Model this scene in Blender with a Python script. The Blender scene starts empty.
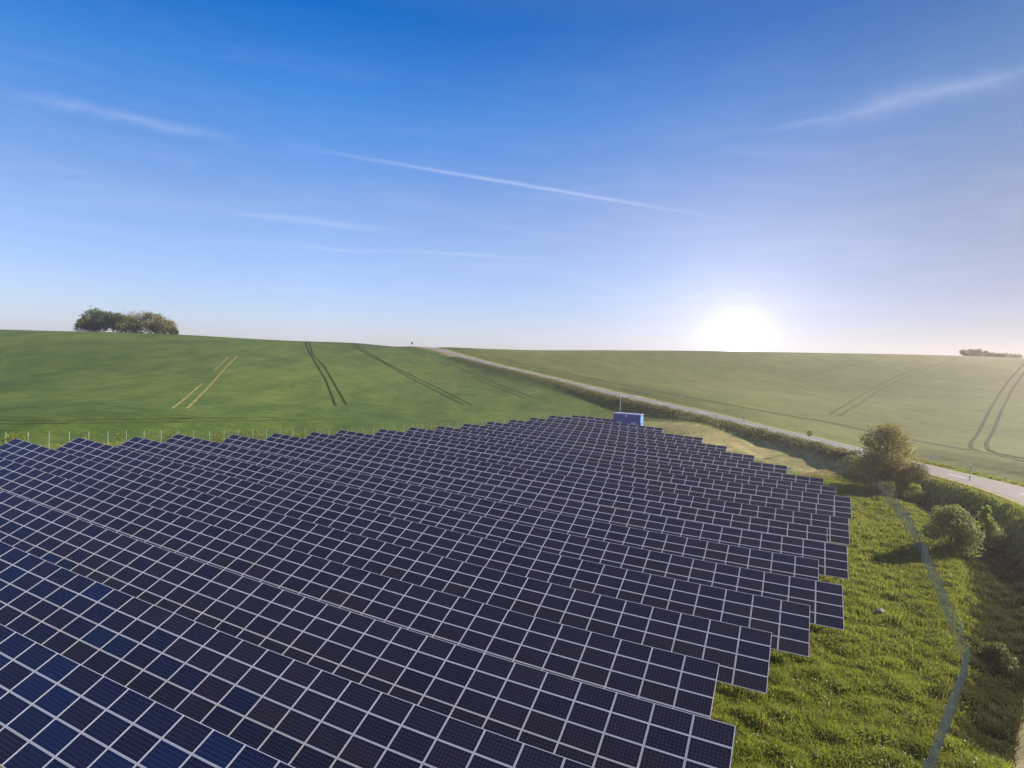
import bpy, bmesh, math, random
HAZE_D = .0004
import numpy as np
from mathutils import Matrix, Vector
R = math.radians
rng = np.random.default_rng(7)
random.seed(7)
scene = bpy.context.scene
COL = scene.collection

# ------------------------------------------------------------------ camera numbers
F, PITCH, ROLL, YAW = 612.5, -0.0340374, 0.0372065, -0.4432299
ZC = 16.75                                     # camera height above the meadow
RT = np.array([1., 0, 0]); FW = np.array([0, math.cos(PITCH), math.sin(PITCH)]); UP = np.cross(RT, FW)
CR = math.cos(ROLL)*RT + math.sin(ROLL)*UP
CU = -math.sin(ROLL)*RT + math.cos(ROLL)*UP
CAM = np.array([0, 0, ZC])
def ray(px, py):
    return FW + (px-512)/F*CR + (384-py)/F*CU
def at(px, py, Y):                             # point on that sight line at forward distance Y
    d = ray(px, py); return CAM + d*(Y/d[1])
def project(P):
    Q = np.asarray(P, float) - CAM
    z = Q@FW
    return 512 + F*(Q@CR)/z, 384 - F*(Q@CU)/z, z

cy_, sy_ = math.cos(YAW), math.sin(YAW)
def uv2w(u, v):                                # array axes (along the rows, across the rows) -> world
    return u*cy_ - v*sy_, u*sy_ + v*cy_
def w2uv(x, y):
    return x*cy_ + y*sy_, -x*sy_ + y*cy_

# ------------------------------------------------------------------ terrain
HT = 2.35                                      # table top edge above the ground
def table_poly(u, v):                          # height of the table tops, relative to the camera
    x, y = np.asarray(u)/100., (np.asarray(v)-60)/100.
    return -14.334036 + 10*(-.1366887*x + .1651524*y + .8317578*x*x - .3111273*x*y + .2952778*y*y
        + .5130578*x**3 - .8597069*x*x*y - .0129013*x*y*y + .0455884*y**3)
ENDS = {0:(-43.9,-28.87),1:(-46.34,-23.54),2:(-48.5,-15.43),3:(-50.7,-10.8),4:(-53.03,-6.18),5:(-55.23,-1.45),6:(-57.63,3.09),
 7:(-59.42,4.32),8:(-61.62,5.58),9:(-64.04,3.62),10:(-66.09,4.76),11:(-68.26,2.7),12:(-70.03,4.02),13:(-72.55,1.79),
 14:(-74.37,3.15),15:(-76.09,1.09),16:(-77.75,-.89),17:(-79.5,-3.08),18:(-81.,-1.81),19:(-82.5,-3.93),20:(-84.,-7.59)}
DZ = {0:(-.143,.018),1:(.124,.014),2:(.108,.018),3:(.064,.02),4:(.039,.006),5:(.016,-.012),6:(-.13,-.017),7:(-.048,-.031),8:(-.004,-.008),
 9:(-.085,.011),10:(.017,.011),11:(.027,-.014),12:(.054,.011),13:(.003,.018),14:(.01,-.009),15:(.054,.021),16:(-.035,-.005),17:(-.029,.004),
 18:(.02,-.027),19:(-.004,.009),20:(.002,.002)}
S_ROW, V0, TILT = 5.367497, 123.084467, 0.45454978
PW, PH = 1.67, 1.01

road_px = [(1000,487.5,76),(915,466,92),(809,439,112),(750,425,124),(700,412.5,137),(650,401.5,152),(600,390.5,170),(550,378.5,190),
           (500,366.5,212),(460,356,232),(432,348.5,250)]
road = [np.array([40.,20.,2.6]), np.array([47.,35.,3.0]), np.array([53.,50.,3.5]), np.array([57.5,63.,3.75])] + [at(*p) for p in road_px]
e_ = road[-1]-road[-2]; road.append(road[-1]+np.array([e_[0]*1.0,e_[1]*1.0,.2])); road.append(road[-1]+np.array([e_[0]*2,e_[1]*2,-6.]))
def smooth_poly(P, n=6):
    P = np.asarray(P, float); out = []
    for i in range(len(P)-1):
        p0, p1, p2, p3 = P[max(i-1,0)], P[i], P[i+1], P[min(i+2,len(P)-1)]
        for k in range(n):
            t = k/n
            out.append(.5*((2*p1)+(-p0+p2)*t+(2*p0-5*p1+4*p2-p3)*t*t+(-p0+3*p1-3*p2+p3)*t**3))
    out.append(P[-1]); return np.array(out)
ROAD = smooth_poly(road, 8)

def poly_dist(x, y, P):
    """distance, signed side (+ = right of travel), height at the foot, arc length"""
    x = np.asarray(x, float); y = np.asarray(y, float)
    best = np.full(x.shape, 1e9); side = np.zeros(x.shape); zz = np.zeros(x.shape); ss = np.zeros(x.shape); acc = 0.
    for a, b in zip(P[:-1], P[1:]):
        dx, dy = b[0]-a[0], b[1]-a[1]; L2 = dx*dx+dy*dy
        if L2 < 1e-9: continue
        t = np.clip(((x-a[0])*dx+(y-a[1])*dy)/L2, 0, 1)
        ex, ey = x-(a[0]+t*dx), y-(a[1]+t*dy)
        d = np.hypot(ex, ey); m = d < best
        best = np.where(m, d, best); side = np.where(m, np.sign(ex*dy-ey*dx), side)
        if P.shape[1] > 2: zz = np.where(m, a[2]+t*(b[2]-a[2]), zz)
        ss = np.where(m, acc+t*math.sqrt(L2), ss); acc += math.sqrt(L2)
    return best, side, zz, ss
def sst(a, b, x):
    t = np.clip((np.asarray(x)-a)/(b-a), 0, 1); return t*t*(3-2*t)

# control points of the land: the array's own ground, the meadow, the slopes and crests round the bowl
cp = []
for k in range(0, 22, 3):
    kk = min(k, 20); v = V0-k*S_ROW-1.8
    for u in np.linspace(ENDS[kk][0], ENDS[kk][1], 6):
        x, y = uv2w(u, v); cp.append((x, y, float(table_poly(u, v+1.8))-HT+ZC))
for x, y, z in [(18,26,.15),(28.5,38.5,.2),(36,54,.2),(44,72,.3),(52.4,90,.9),(10,14,.0),(0,5,.2),(-25,0,1.6),(24,48,.0),(34,60,.0),
                (45.8,113,3.9),(37.5,122,5.6),(51,101,2.9),(22,136,4.4),(27,124,4.1),(30,0,.5),(0,-40,0),(-80,-40,4),(60,-40,2),(-55,10,4)]:
    cp.append((x, y, z))
SKY_PX = [(-420,336),(-300,332),(-200,330),(-100,329),(0,329),(60,330.5),(130,332),(190,334.5),(240,337.5),(300,340.5),(360,342.8),(430,346.8),
          (500,348.6),(600,349.6),(700,350.4),(800,352),(900,353.6),(960,355.2),(1024,357.2),(1120,359),(1250,362),(1400,364)]
def crest_Y(px): return float(np.interp(px, [-420,0,380,430,520,620,900,1024,1400],[190,250,250,254,285,300,290,270,200]))
for px, py in SKY_PX:
    Yc = crest_Y(px); c = at(px, py+.6, Yc)
    cp.append(tuple(c))
    for s, dp in ((1.22, 10), (1.6, 34)):
        q = at(px, py+dp, Yc*s); cp.append(tuple(q))
for px, Y, py in [(20,150,370),(150,150,374),(300,165,375),(430,190,379),(20,105,399),(150,112,400),(300,135,398),(450,165,394),(50,79,424),(200,92,421.5),(350,113,420),(470,138,414),
                  (-150,100,395),(-150,150,363),(-300,100,392),(620,220,371),(740,210,385),(860,200,392),(980,160,408),(800,150,414),(900,120,441),(1000,110,448),(1150,100,460),(1150,160,405),
                  (700,170,394),(560,235,364),(1300,110,450)]:
    cp.append(tuple(at(px, py, Y)))
for p in ROAD[24:-6:9]: cp.append((p[0], p[1], p[2]-.3))
CP = np.array(cp)
def tps_k(r2): return np.where(r2 > 1e-9, .5*r2*np.log(np.maximum(r2, 1e-9)), 0.)
SC = 100.
A_ = CP[:, :2]/SC; n_ = len(A_)
K_ = tps_k(((A_[:,None]-A_[None])**2).sum(-1)) + np.eye(n_)*2e-4
P_ = np.hstack([np.ones((n_,1)), A_])
W_ = np.linalg.solve(np.block([[K_, P_],[P_.T, np.zeros((3,3))]]), np.concatenate([CP[:,2], np.zeros(3)]))
def base_z(x, y):
    x = np.atleast_1d(np.asarray(x, float)); y = np.atleast_1d(np.asarray(y, float)); sh = x.shape
    q = np.stack([x.ravel(), y.ravel()], 1)/SC; out = np.empty(len(q))
    for i in range(0, len(q), 20000):
        b = q[i:i+20000]
        out[i:i+20000] = tps_k(((b[:,None]-A_[None])**2).sum(-1))@W_[:n_] + W_[n_] + b@W_[n_+1:]
    return out.reshape(sh)
def lump(x, y, s, seed):                       # cheap smooth bumps
    r = np.random.default_rng(seed); o = np.zeros_like(x)
    for i in range(7):
        a = r.uniform(0, 6.28); k = r.uniform(.6, 1.7)/s*6.28
        o += np.sin((x*math.cos(a)+y*math.sin(a))*k + r.uniform(0, 6.28))
    return o/7
def flat(px, py, z=.2):
    d = ray(px, py); return tuple((CAM+d*((z-ZC)/d[2]))[:2])
DITCH = np.array([flat(*p) for p in ((1010,740),(1012,700),(1013,660),(1011,620),(1003,585),(986,558),(962,532),(935,513),(908,503))])
def ground(x, y):
    x = np.atleast_1d(np.asarray(x, float)); y = np.atleast_1d(np.asarray(y, float))
    z = base_z(x, y)
    d, side, rz, s = poly_dist(x, y, ROAD)
    wide_l = 9.0; wide_r = 16.
    w = np.where(side < 0, 1-sst(4.3, wide_l, d), 1-sst(4.5, wide_r, d))
    near = 1-sst(120, 150, y)
    w_far = 1-sst(4.0, 11., d)
    w = w*near + w_far*(1-near)
    z = z*(1-w) + (rz-.06)*w
    dd, _, _, _ = poly_dist(x, y, np.c_[DITCH, np.zeros(len(DITCH))])
    z = z - 1.1*(1-sst(.3, 3.6, dd))
    g = (1-sst(3.2, 5., d)) * 0 + sst(3.4, 6, d)*(1-sst(100, 130, y))*sst(-60, -50, y)*(x > -100)
    z = z + g*(.13*lump(x, y, 5, 1)+.07*lump(x, y, 2.1, 2))
    return z
def gz(x, y): return float(ground([x], [y])[0])
def hit(px, py, y0=40., y1=420.):              # where a sight line meets the land
    Y = np.linspace(y0, y1, 1500); d = ray(px, py); P = CAM + d[None]*(Y/d[1])[:,None]
    h = P[:,2]-ground(P[:,0], P[:,1]); i = np.argmax(h < 0)
    if h[i] >= 0: return None
    t = h[i-1]/(h[i-1]-h[i]) if i else 0
    return P[i-1]+(P[i]-P[i-1])*t

# ------------------------------------------------------------------ helpers
def link(o, parent=None):
    COL.objects.link(o)
    if parent is not None: o.parent = parent
    return o
def tag(o, label=None, cat=None, group=None, kind=None):
    for k, v in (('label', label), ('category', cat), ('group', group), ('kind', kind)):
        if v: o[k] = v
    return o
def mesh_np(name, V, Fc, mats, attrs=None, mi=None, smooth=False, uv=None):
    """Fc: (n,4) or (n,3) int array"""
    V = np.asarray(V, np.float32); Fc = np.asarray(Fc, np.int32)
    m = bpy.data.meshes.new(name); k = Fc.shape[1]
    m.vertices.add(len(V)); m.vertices.foreach_set('co', V.ravel())
    m.loops.add(Fc.size); m.loops.foreach_set('vertex_index', Fc.ravel())
    m.polygons.add(len(Fc)); m.polygons.foreach_set('loop_start', np.arange(0, Fc.size, k, dtype=np.int32))
    m.polygons.foreach_set('loop_total', np.full(len(Fc), k, np.int32))
    if mi is not None: m.polygons.foreach_set('material_index', np.asarray(mi, np.int32))
    m.polygons.foreach_set('use_smooth', np.full(len(Fc), bool(smooth)))
    for mt in (mats if isinstance(mats, (list, tuple)) else [mats]): m.materials.append(mt)
    if uv is not None:
        l = m.uv_layers.new(name='UVMap'); l.data.foreach_set('uv', np.asarray(uv, np.float32).ravel())
    for an, (dom, arr) in (attrs or {}).items():
        arr = np.asarray(arr, np.float32)
        if arr.ndim == 1:
            at_ = m.attributes.new(an, 'FLOAT', dom); at_.data.foreach_set('value', arr)
        else:
            at_ = m.attributes.new(an, 'FLOAT_VECTOR', dom); at_.data.foreach_set('vector', arr.ravel())
    m.update(calc_edges=True); m.validate()
    return m
def obj(name, m, parent=None, loc=None, rz=0):
    o = bpy.data.objects.new(name, m); link(o, parent)
    if loc is not None: o.location = loc
    if rz: o.rotation_euler = (0, 0, rz)
    return o
def empty(name, loc, rz=0):
    o = bpy.data.objects.new(name, None); o.empty_display_size = .5; link(o); o.location = loc; o.rotation_euler = (0,0,rz); return o
class MB:
    def __init__(s): s.v = []; s.f = []
    def box(s, c, d, M=None):
        i = len(s.v); cx, cy, cz = c; a, b, h = d[0]/2, d[1]/2, d[2]/2
        for dx, dy, dz in ((-1,-1,-1),(1,-1,-1),(1,1,-1),(-1,1,-1),(-1,-1,1),(1,-1,1),(1,1,1),(-1,1,1)):
            p = Vector((dx*a, dy*b, dz*h));
            if M: p = M@p
            s.v.append((cx+p[0], cy+p[1], cz+p[2]))
        for q in ((0,3,2,1),(4,5,6,7),(0,1,5,4),(1,2,6,5),(2,3,7,6),(3,0,4,7)): s.f.append(tuple(i+t for t in q))
        return s
    def tube(s, P, r, n=6, cap=True):
        P = [Vector(p) for p in P]; rs = r if isinstance(r, (list, tuple)) else [r]*len(P); i0 = len(s.v)
        for k, p in enumerate(P):
            d = (P[min(k+1,len(P)-1)]-P[max(k-1,0)]).normalized()
            a = d.orthogonal().normalized() if abs(d.z) < .95 else Vector((1,0,0)); a = (a-d*a.dot(d)).normalized(); b = d.cross(a)
            for j in range(n):
                t = 2*math.pi*j/n; q = p+a*(rs[k]*math.cos(t))+b*(rs[k]*math.sin(t)); s.v.append(tuple(q))
        for k in range(len(P)-1):
            for j in range(n):
                j2 = (j+1)%n; s.f.append((i0+k*n+j, i0+k*n+j2, i0+(k+1)*n+j2, i0+(k+1)*n+j))
        if cap:
            s.f.append(tuple(i0+j for j in reversed(range(n)))); s.f.append(tuple(i0+(len(P)-1)*n+j for j in range(n)))
        return s
    def mesh(s, name, mat, smooth=False):
        m = bpy.data.meshes.new(name); m.from_pydata(s.v, [], s.f)
        m.materials.append(mat)
        m.polygons.foreach_set('use_smooth', np.full(len(m.polygons), bool(smooth)))
        m.update(); return m
    def build(s, name, mat, parent=None, smooth=False, loc=None):
        return obj(name, s.mesh(name, mat, smooth), parent, loc)

# ------------------------------------------------------------------ materials
class NT:
    def __init__(s, name):
        s.m = bpy.data.materials.new(name); s.m.use_nodes = True; s.t = s.m.node_tree; s.t.nodes.clear()
        s.out = s.n('ShaderNodeOutputMaterial')
    def n(s, typ, **kw):
        q = s.t.nodes.new(typ)
        for k, v in kw.items(): setattr(q, k, v)
        return q
    def set(s, inp, v):
        if isinstance(v, bpy.types.NodeSocket): s.t.links.new(v, inp)
        elif v is not None:
            try: inp.default_value = v
            except Exception: inp.default_value = (*v, 1)
    def math(s, op, a, b=None, clamp=False):
        q = s.n('ShaderNodeMath', operation=op, use_clamp=clamp); s.set(q.inputs[0], a)
        if b is not None: s.set(q.inputs[1], b)
        return q.outputs[0]
    def mix(s, f, a, b, typ='MIX'):
        q = s.n('ShaderNodeMix', data_type='RGBA', blend_type=typ); s.set(q.inputs[0], f); s.set(q.inputs[6], a); s.set(q.inputs[7], b); return q.outputs[2]
    def noise(s, vec, scale, detail=3, rough=.55, dist=0):
        q = s.n('ShaderNodeTexNoise'); s.set(q.inputs['Vector'], vec); q.inputs['Scale'].default_value = scale
        q.inputs['Detail'].default_value = detail; q.inputs['Roughness'].default_value = rough; q.inputs['Distortion'].default_value = dist
        return q.outputs[0]
    def ramp(s, f, stops):
        q = s.n('ShaderNodeValToRGB'); s.set(q.inputs[0], f); e = q.color_ramp.elements
        while len(e) < len(stops): e.new(.5)
        for el, (p, c) in zip(e, stops): el.position = p; el.color = (*c, 1) if len(c) == 3 else c
        return q.outputs[0]
    def maprange(s, v, a, b, c=0., d=1.):
        q = s.n('ShaderNodeMapRange'); s.set(q.inputs[0], v)
        for i, t in enumerate((a, b, c, d)): q.inputs[i+1].default_value = t
        return q.outputs[0]
    def attr(s, name): return s.n('ShaderNodeAttribute', attribute_name=name)
    def pos(s): return s.n('ShaderNodeNewGeometry').outputs['Position']
    def mapping(s, vec, scale=(1,1,1), rot=(0,0,0), loc=(0,0,0)):
        q = s.n('ShaderNodeMapping'); s.set(q.inputs[0], vec); q.inputs['Scale'].default_value = scale
        q.inputs['Rotation'].default_value = rot; q.inputs['Location'].default_value = loc; return q.outputs[0]
    def bsdf(s, col, rough=.6, metal=0., spec=.5, bump=None, bstr=.3, bdist=.05):
        q = s.n('ShaderNodeBsdfPrincipled'); s.set(q.inputs['Base Color'], col); s.set(q.inputs['Roughness'], rough); s.set(q.inputs['Metallic'], metal)
        q.inputs['Specular IOR Level'].default_value = spec
        if bump is not None:
            b = s.n('ShaderNodeBump'); b.inputs['Strength'].default_value = bstr; b.inputs['Distance'].default_value = bdist; s.set(b.inputs['Height'], bump)
            s.t.links.new(b.outputs[0], q.inputs['Normal'])
        return q
    def done(s, sh):
        s.t.links.new(sh if isinstance(sh, bpy.types.NodeSocket) else sh.outputs[0], s.out.inputs[0]); return s.m
def plain(name, col, rough=.5, metal=0., var=.15, scale=6., spec=.5):
    n = NT(name); f = n.noise(n.n('ShaderNodeTexCoord').outputs['Object'], scale, 4)
    c = n.mix(f, tuple(x*(1-var) for x in col), tuple(min(1, x*(1+var)) for x in col))
    return n.done(n.bsdf(c, rough, metal, spec))

def land_material():
    n = NT('land'); p = n.pos(); a = n.attr('cover'); sep = n.n('ShaderNodeSeparateXYZ'); n.set(sep.inputs[0], a.outputs['Vector'])
    wheat, dry, lush = sep.outputs
    # young wheat: drilled rows, broad growth patches
    big = n.noise(p, .018, 3, .6); mid = n.noise(n.mapping(p, (1,.35,1), (0,0,.5)), .16, 4, .6); fine = n.noise(p, 1.9, 3, .7)
    vor = n.noise(n.mapping(p, (.35,1.6,1), (0,0,-.25)), .5, 3, .6)
    streak = n.noise(n.mapping(p, (.10,.60,1), (0,0,.12)), 1., 5, .72)
    wv = n.math('ADD', n.math('ADD', n.math('MULTIPLY', big, .26), n.math('MULTIPLY', mid, .24)), n.math('ADD', n.math('MULTIPLY', fine, .26), n.math('MULTIPLY', n.math('ADD', vor, streak), .15)))
    wc = n.ramp(wv, [(.40,(.023,.050,.008)),(.5,(.052,.094,.014)),(.60,(.112,.154,.026))])
    # right-hand field is a little paler and yellower
    rf = n.attr('paler').outputs['Fac']
    wc = n.mix(rf, wc, n.ramp(wv, [(.40,(.044,.064,.010)),(.5,(.080,.096,.016)),(.60,(.135,.145,.030))]))
    # meadow
    g1 = n.noise(p, .12, 4, .65); g2 = n.noise(p, .7, 5, .7, .3); g3 = n.noise(p, 5., 3, .7)
    gv = n.math('ADD', n.math('ADD', n.math('MULTIPLY', g1, .35), n.math('MULTIPLY', g2, .42)), n.math('MULTIPLY', g3, .23))
    gc = n.ramp(gv, [(.34,(.04,.055,.012)),(.44,(.085,.11,.018)),(.52,(.14,.16,.026)),(.6,(.19,.20,.04)),(.68,(.23,.20,.075))])
    lc = n.ramp(gv, [(.35,(.05,.085,.014)),(.5,(.10,.15,.022)),(.65,(.16,.19,.04))])
    dc = n.ramp(gv, [(.36,(.12,.125,.04)),(.5,(.32,.285,.11)),(.66,(.52,.43,.20))])
    c = n.mix(lush, gc, lc)
    dj = n.math('ADD', dry, n.math('MULTIPLY', n.math('SUBTRACT', g2, .5), 1.3))
    c = n.mix(n.maprange(n.math('MULTIPLY', dj, n.math('GREATER_THAN', dry, .02)), .40, .85), c, dc)
    wj = n.math('ADD', wheat, n.math('MULTIPLY', n.math('SUBTRACT', g2, .5), .6))
    c = n.mix(n.maprange(wj, .4, .6), c, wc)
    bm = n.math('ADD', n.math('MULTIPLY', g2, .8), n.math('MULTIPLY', g3, .35))
    return n.done(n.bsdf(c, .85, 0, .15, bm, .6, .25))

def leaf_material(name, dark, light, trans=.35, straw=None):
    n = NT(name); t = n.attr('tone').outputs['Fac']
    c = n.mix(t, dark, light)
    if straw is not None:
        p_ = n.pos(); f_ = n.math('ADD', n.math('MULTIPLY', n.noise(p_, .33, 4, .6), .6), n.math('MULTIPLY', n.noise(p_, 1.7, 3, .6), .4))
        c = n.mix(n.maprange(f_, .50, .66), c, n.mix(t, tuple(x*.45 for x in straw), straw))
    d = n.bsdf(c, .6, 0, .25)
    tr = n.n('ShaderNodeBsdfTranslucent'); n.set(tr.inputs[0], n.mix(.5, c, tuple(min(1, x*1.5) for x in light)))
    m = n.n('ShaderNodeMixShader'); m.inputs[0].default_value = trans
    n.t.links.new(d.outputs[0], m.inputs[1]); n.t.links.new(tr.outputs[0], m.inputs[2])
    return n.done(m)

def glass_material():
    n = NT('solar_cells'); uv = n.n('ShaderNodeTexCoord').outputs['UV']; sp = n.n('ShaderNodeSeparateXYZ'); n.set(sp.inputs[0], uv)
    def line(co, num, w, ph=0.):                       # 1 on the line, 0 elsewhere
        f = n.math('FRACT', n.math('ADD', n.math('MULTIPLY', co, float(num)), ph))
        d = n.math('ABSOLUTE', n.math('SUBTRACT', f, .5))
        return n.math('GREATER_THAN', d, .5-w/2)
    gap = n.math('MAXIMUM', line(sp.outputs[0], 10, .045), line(sp.outputs[1], 6, .06))
    bus = n.math('MAXIMUM', line(sp.outputs[1], 6, .02, .33), line(sp.outputs[1], 6, .02, .67))
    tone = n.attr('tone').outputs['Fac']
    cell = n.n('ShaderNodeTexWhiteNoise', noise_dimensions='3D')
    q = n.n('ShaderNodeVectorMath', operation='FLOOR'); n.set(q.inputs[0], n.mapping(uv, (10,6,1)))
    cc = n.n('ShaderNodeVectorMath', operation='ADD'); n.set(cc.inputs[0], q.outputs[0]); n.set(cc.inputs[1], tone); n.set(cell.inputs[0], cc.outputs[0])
    base = n.ramp(tone, [(0,(.028,.018,.028)),(.3,(.021,.014,.031)),(.5,(.008,.009,.034)),(.8,(.002,.010,.055)),(1,(.001,.018,.095))])  # low tones hold the glare's mauve veil, high tones the reflected sky blue
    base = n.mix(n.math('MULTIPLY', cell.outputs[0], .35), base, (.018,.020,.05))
    c = n.mix(n.math('MULTIPLY', bus, .35), base, (.20,.20,.26))
    c = n.mix(n.math('MULTIPLY', gap, .55), c, (.24,.24,.30))
    b = n.bsdf(c, .16, 0, .28)
    b.inputs['Coat Weight'].default_value = .0
    return n.done(b)

M = {}
M['land'] = land_material()
M['cells'] = glass_material()
M['alu'] = plain('aluminium_frame', (.88,.81,.84), .45, .1, .06)
M['backsheet'] = plain('white_backsheet', (.6,.6,.6), .6)
M['steel'] = plain('galvanised_steel', (.42,.43,.44), .5, .6)
M['fence_steel'] = plain('fence_post_steel', (.36,.40,.37), .5, .1)
M['wire'] = plain('fence_wire', (.13,.17,.17), .6)
M['white'] = plain('white_plastic', (.8,.8,.78), .45, 0, .05)
M['black'] = plain('black_plastic', (.02,.02,.02), .5)
M['yellow'] = plain('yellow_sign', (.75,.55,.06), .45, 0, .05)
M['blue'] = plain('blue_steel_wall', (.045,.07,.30), .45, 0, .08)
M['sunlitblue'] = plain('sunlit_blue_steel', (.10,.32,.72), .45, 0, .06)  # wall blue lightened: sunlight on the cabin's right end put into the colour
M['roofgrey'] = plain('pale_blue_roof', (.27,.30,.48), .5, 0, .06)
M['bark'] = plain('bark', (.10,.08,.06), .9, 0, .4, 12)
M['trackdark'] = plain('bare_wheel_track', (.024,.040,.009), .9, 0, .45, .3, .1)
M['trackfaint'] = plain('half_grown_wheel_track', (.062,.085,.026), .9, 0, .35, .3, .1)
M['trackyellow'] = plain('straw_wheel_track', (.25,.225,.08), .9, 0, .25, .3, .1)
M['paint'] = plain('road_paint', (.78,.78,.76), .6, 0, .12, 3)
def asphalt():
    n = NT('asphalt'); p = n.pos(); f = n.noise(p, .35, 4, .6); g = n.noise(p, 8, 3, .7)
    c = n.mix(f, (.12,.108,.115), (.185,.165,.17)); c = n.mix(n.math('MULTIPLY', g, .4), c, (.22,.2,.2))
    return n.done(n.bsdf(c, .75, 0, .4))
M['asphalt'] = asphalt()
def gravel():
    n = NT('gravel_shoulder'); p = n.pos(); f = n.noise(p, .6, 5, .7); g = n.noise(p, 6, 3, .7)
    c = n.ramp(n.math('ADD', n.math('MULTIPLY', f, .6), n.math('MULTIPLY', g, .4)), [(.35,(.15,.14,.05)),(.5,(.30,.25,.14)),(.65,(.40,.33,.22))])
    return n.done(n.bsdf(c, .9, 0, .1))
M['gravel'] = gravel()
M['grass'] = leaf_material('grass_blades', (.068,.092,.012), (.27,.30,.042), .4, (.27,.21,.075))
M['drygrass'] = leaf_material('dry_blades', (.17,.14,.05), (.46,.37,.17), .3)
M['ditchgrass'] = leaf_material('shaded_ditch_blades', (.028,.034,.011), (.095,.10,.032), .25)  # greens darkened to carry the bank's shade over the ditch
M['leaf_olive'] = leaf_material('olive_leaves', (.085,.08,.024), (.27,.24,.07), .45)
M['leaf_grey'] = leaf_material('greygreen_leaves', (.075,.092,.03), (.25,.27,.085), .45)
M['leaf_bright'] = leaf_material('bright_leaves', (.09,.14,.018), (.30,.36,.05), .5)
M['leaf_dark'] = leaf_material('dark_leaves', (.065,.105,.034), (.165,.22,.06))
M['leaf_brown'] = leaf_material('brown_leaves', (.12,.105,.035), (.28,.225,.075))
M['leaf_hedge'] = leaf_material('undergrowth_leaves', (.062,.068,.020), (.20,.195,.06))
M['weed'] = leaf_material('yellow_weed', (.10,.11,.015), (.30,.28,.03))

# ------------------------------------------------------------------ ground sheets
def axis(segs):
    out = [segs[0][0]]
    for a, b, s in segs:
        n = max(1, round((b-a)/s)); out += list(np.linspace(a, b, n+1)[1:])
    return np.array(out)
XS = axis([(-430,-120,6),(-120,-85,3),(-85,8,1.6),(8,74,.7),(74,130,2),(130,430,6)])
YS = axis([(-120,-20,12),(-20,14,3),(14,130,.8),(130,260,1.8),(260,470,3.5)])
GX, GY = np.meshgrid(XS, YS)
GZ = ground(GX, GY); print('LAND', GZ.min(), GZ.max())
ny, nx = GX.shape
FP0 = np.array([-54.3-.683*3, 66.9+.73*3]); FN = np.array([-.683, .73])
def covers(x, y):
    d, side, rz, s = poly_dist(x, y, ROAD)
    sf = (x-FP0[0])*FN[0] + (y-FP0[1])*FN[1]
    left = sst(1.6, 2.6, sf)*np.where(side < 0, sst(5.0, 6.2, d), 0)
    right = np.where(side > 0, sst(5.2, 6.4, d), 0)
    wheat = np.maximum(left, right)
    tan = np.array([(25,131),(36.5,118),(44,107.5),(49,98)], float)
    dt, _, _, _ = poly_dist(x, y, np.c_[tan, np.zeros(4)])
    dry = (1-sst(2.5, 7.5, dt)) * (1-wheat)
    dry = np.maximum(dry, .62*sst(140, 165, y)*(1-sst(5, 6.5, d))*(d < 7))
    lush = np.clip((1-sst(4, 9, d))*(1-sst(120, 150, y))*.8, 0, 1)
    return wheat, dry, lush, np.where(side > 0, 1., 0.)
wh, dr, lu, pal = covers(GX, GY)
idx = np.arange(ny*nx).reshape(ny, nx)
quads = np.stack([idx[:-1,:-1], idx[:-1,1:], idx[1:,1:], idx[1:,:-1]], -1).reshape(-1, 4)
V = np.stack([GX.ravel(), GY.ravel(), GZ.ravel()], 1)
qc = (wh.ravel()[quads].mean(1) > .5).astype(int)
qs = (pal.ravel()[quads].mean(1) > .5).astype(int)
cls = np.where(qc == 0, 0, np.where(qs == 0, 1, 2))
cov = np.stack([wh.ravel(), dr.ravel(), lu.ravel()], 1); palr = pal.ravel()
for c, nm, lb, ct in ((0,'meadow_ground','rough yellow green meadow ground round the solar panels and ditch','ground'),
                  (1,'wheat_field','smooth green crop field rising behind the panels to a low hill','field'),
                  (2,'wheat_field','paler crop field on the slope beyond the road','field')):
    q = quads[cls == c]; used, inv = np.unique(q, return_inverse=True)
    m = mesh_np(nm, V[used], inv.reshape(-1,4), M['land'], {'cover':('POINT', cov[used]), 'paler':('POINT', palr[used])}, smooth=True)
    tag(obj(nm, m), lb, ct, kind='structure')

def strip(name, P, half, mat, lift=.03, n_across=1, z_from_road=False):
    """a ribbon draped on the land along polyline P"""
    P = np.asarray(P, float)[:, :2]
    seg = np.r_[0, np.cumsum(np.hypot(*np.diff(P, axis=0).T))]
    L = seg[-1]; n = max(2, int(L/1.0)); t = np.linspace(0, L, n+1)
    x = np.interp(t, seg, P[:,0]); y = np.interp(t, seg, P[:,1])
    tx, ty = np.gradient(x), np.gradient(y); l = np.hypot(tx, ty); nxx, nyy = ty/l, -tx/l
    offs = np.linspace(-1, 1, n_across+1)
    h0, h1 = (half if isinstance(half, tuple) else (-half, half))
    rows = []
    for o in offs:
        k = (h0+h1)/2 + o*(h1-h0)/2
        xx, yy = x+nxx*k, y+nyy*k
        zz = (poly_dist(xx, yy, ROAD)[2] if z_from_road else ground(xx, yy)) + lift
        rows.append(np.stack([xx, yy, zz], 1))
    Vv = np.stack(rows, 1).reshape(-1, 3); w = n_across+1
    i = np.arange(n)[:,None]*w + np.arange(n_across)[None]
    Fq = np.stack([i, i+1, i+1+w, i+w], -1).reshape(-1,4)
    return obj(name, mesh_np(name, Vv, Fq, mat, smooth=True))

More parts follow.
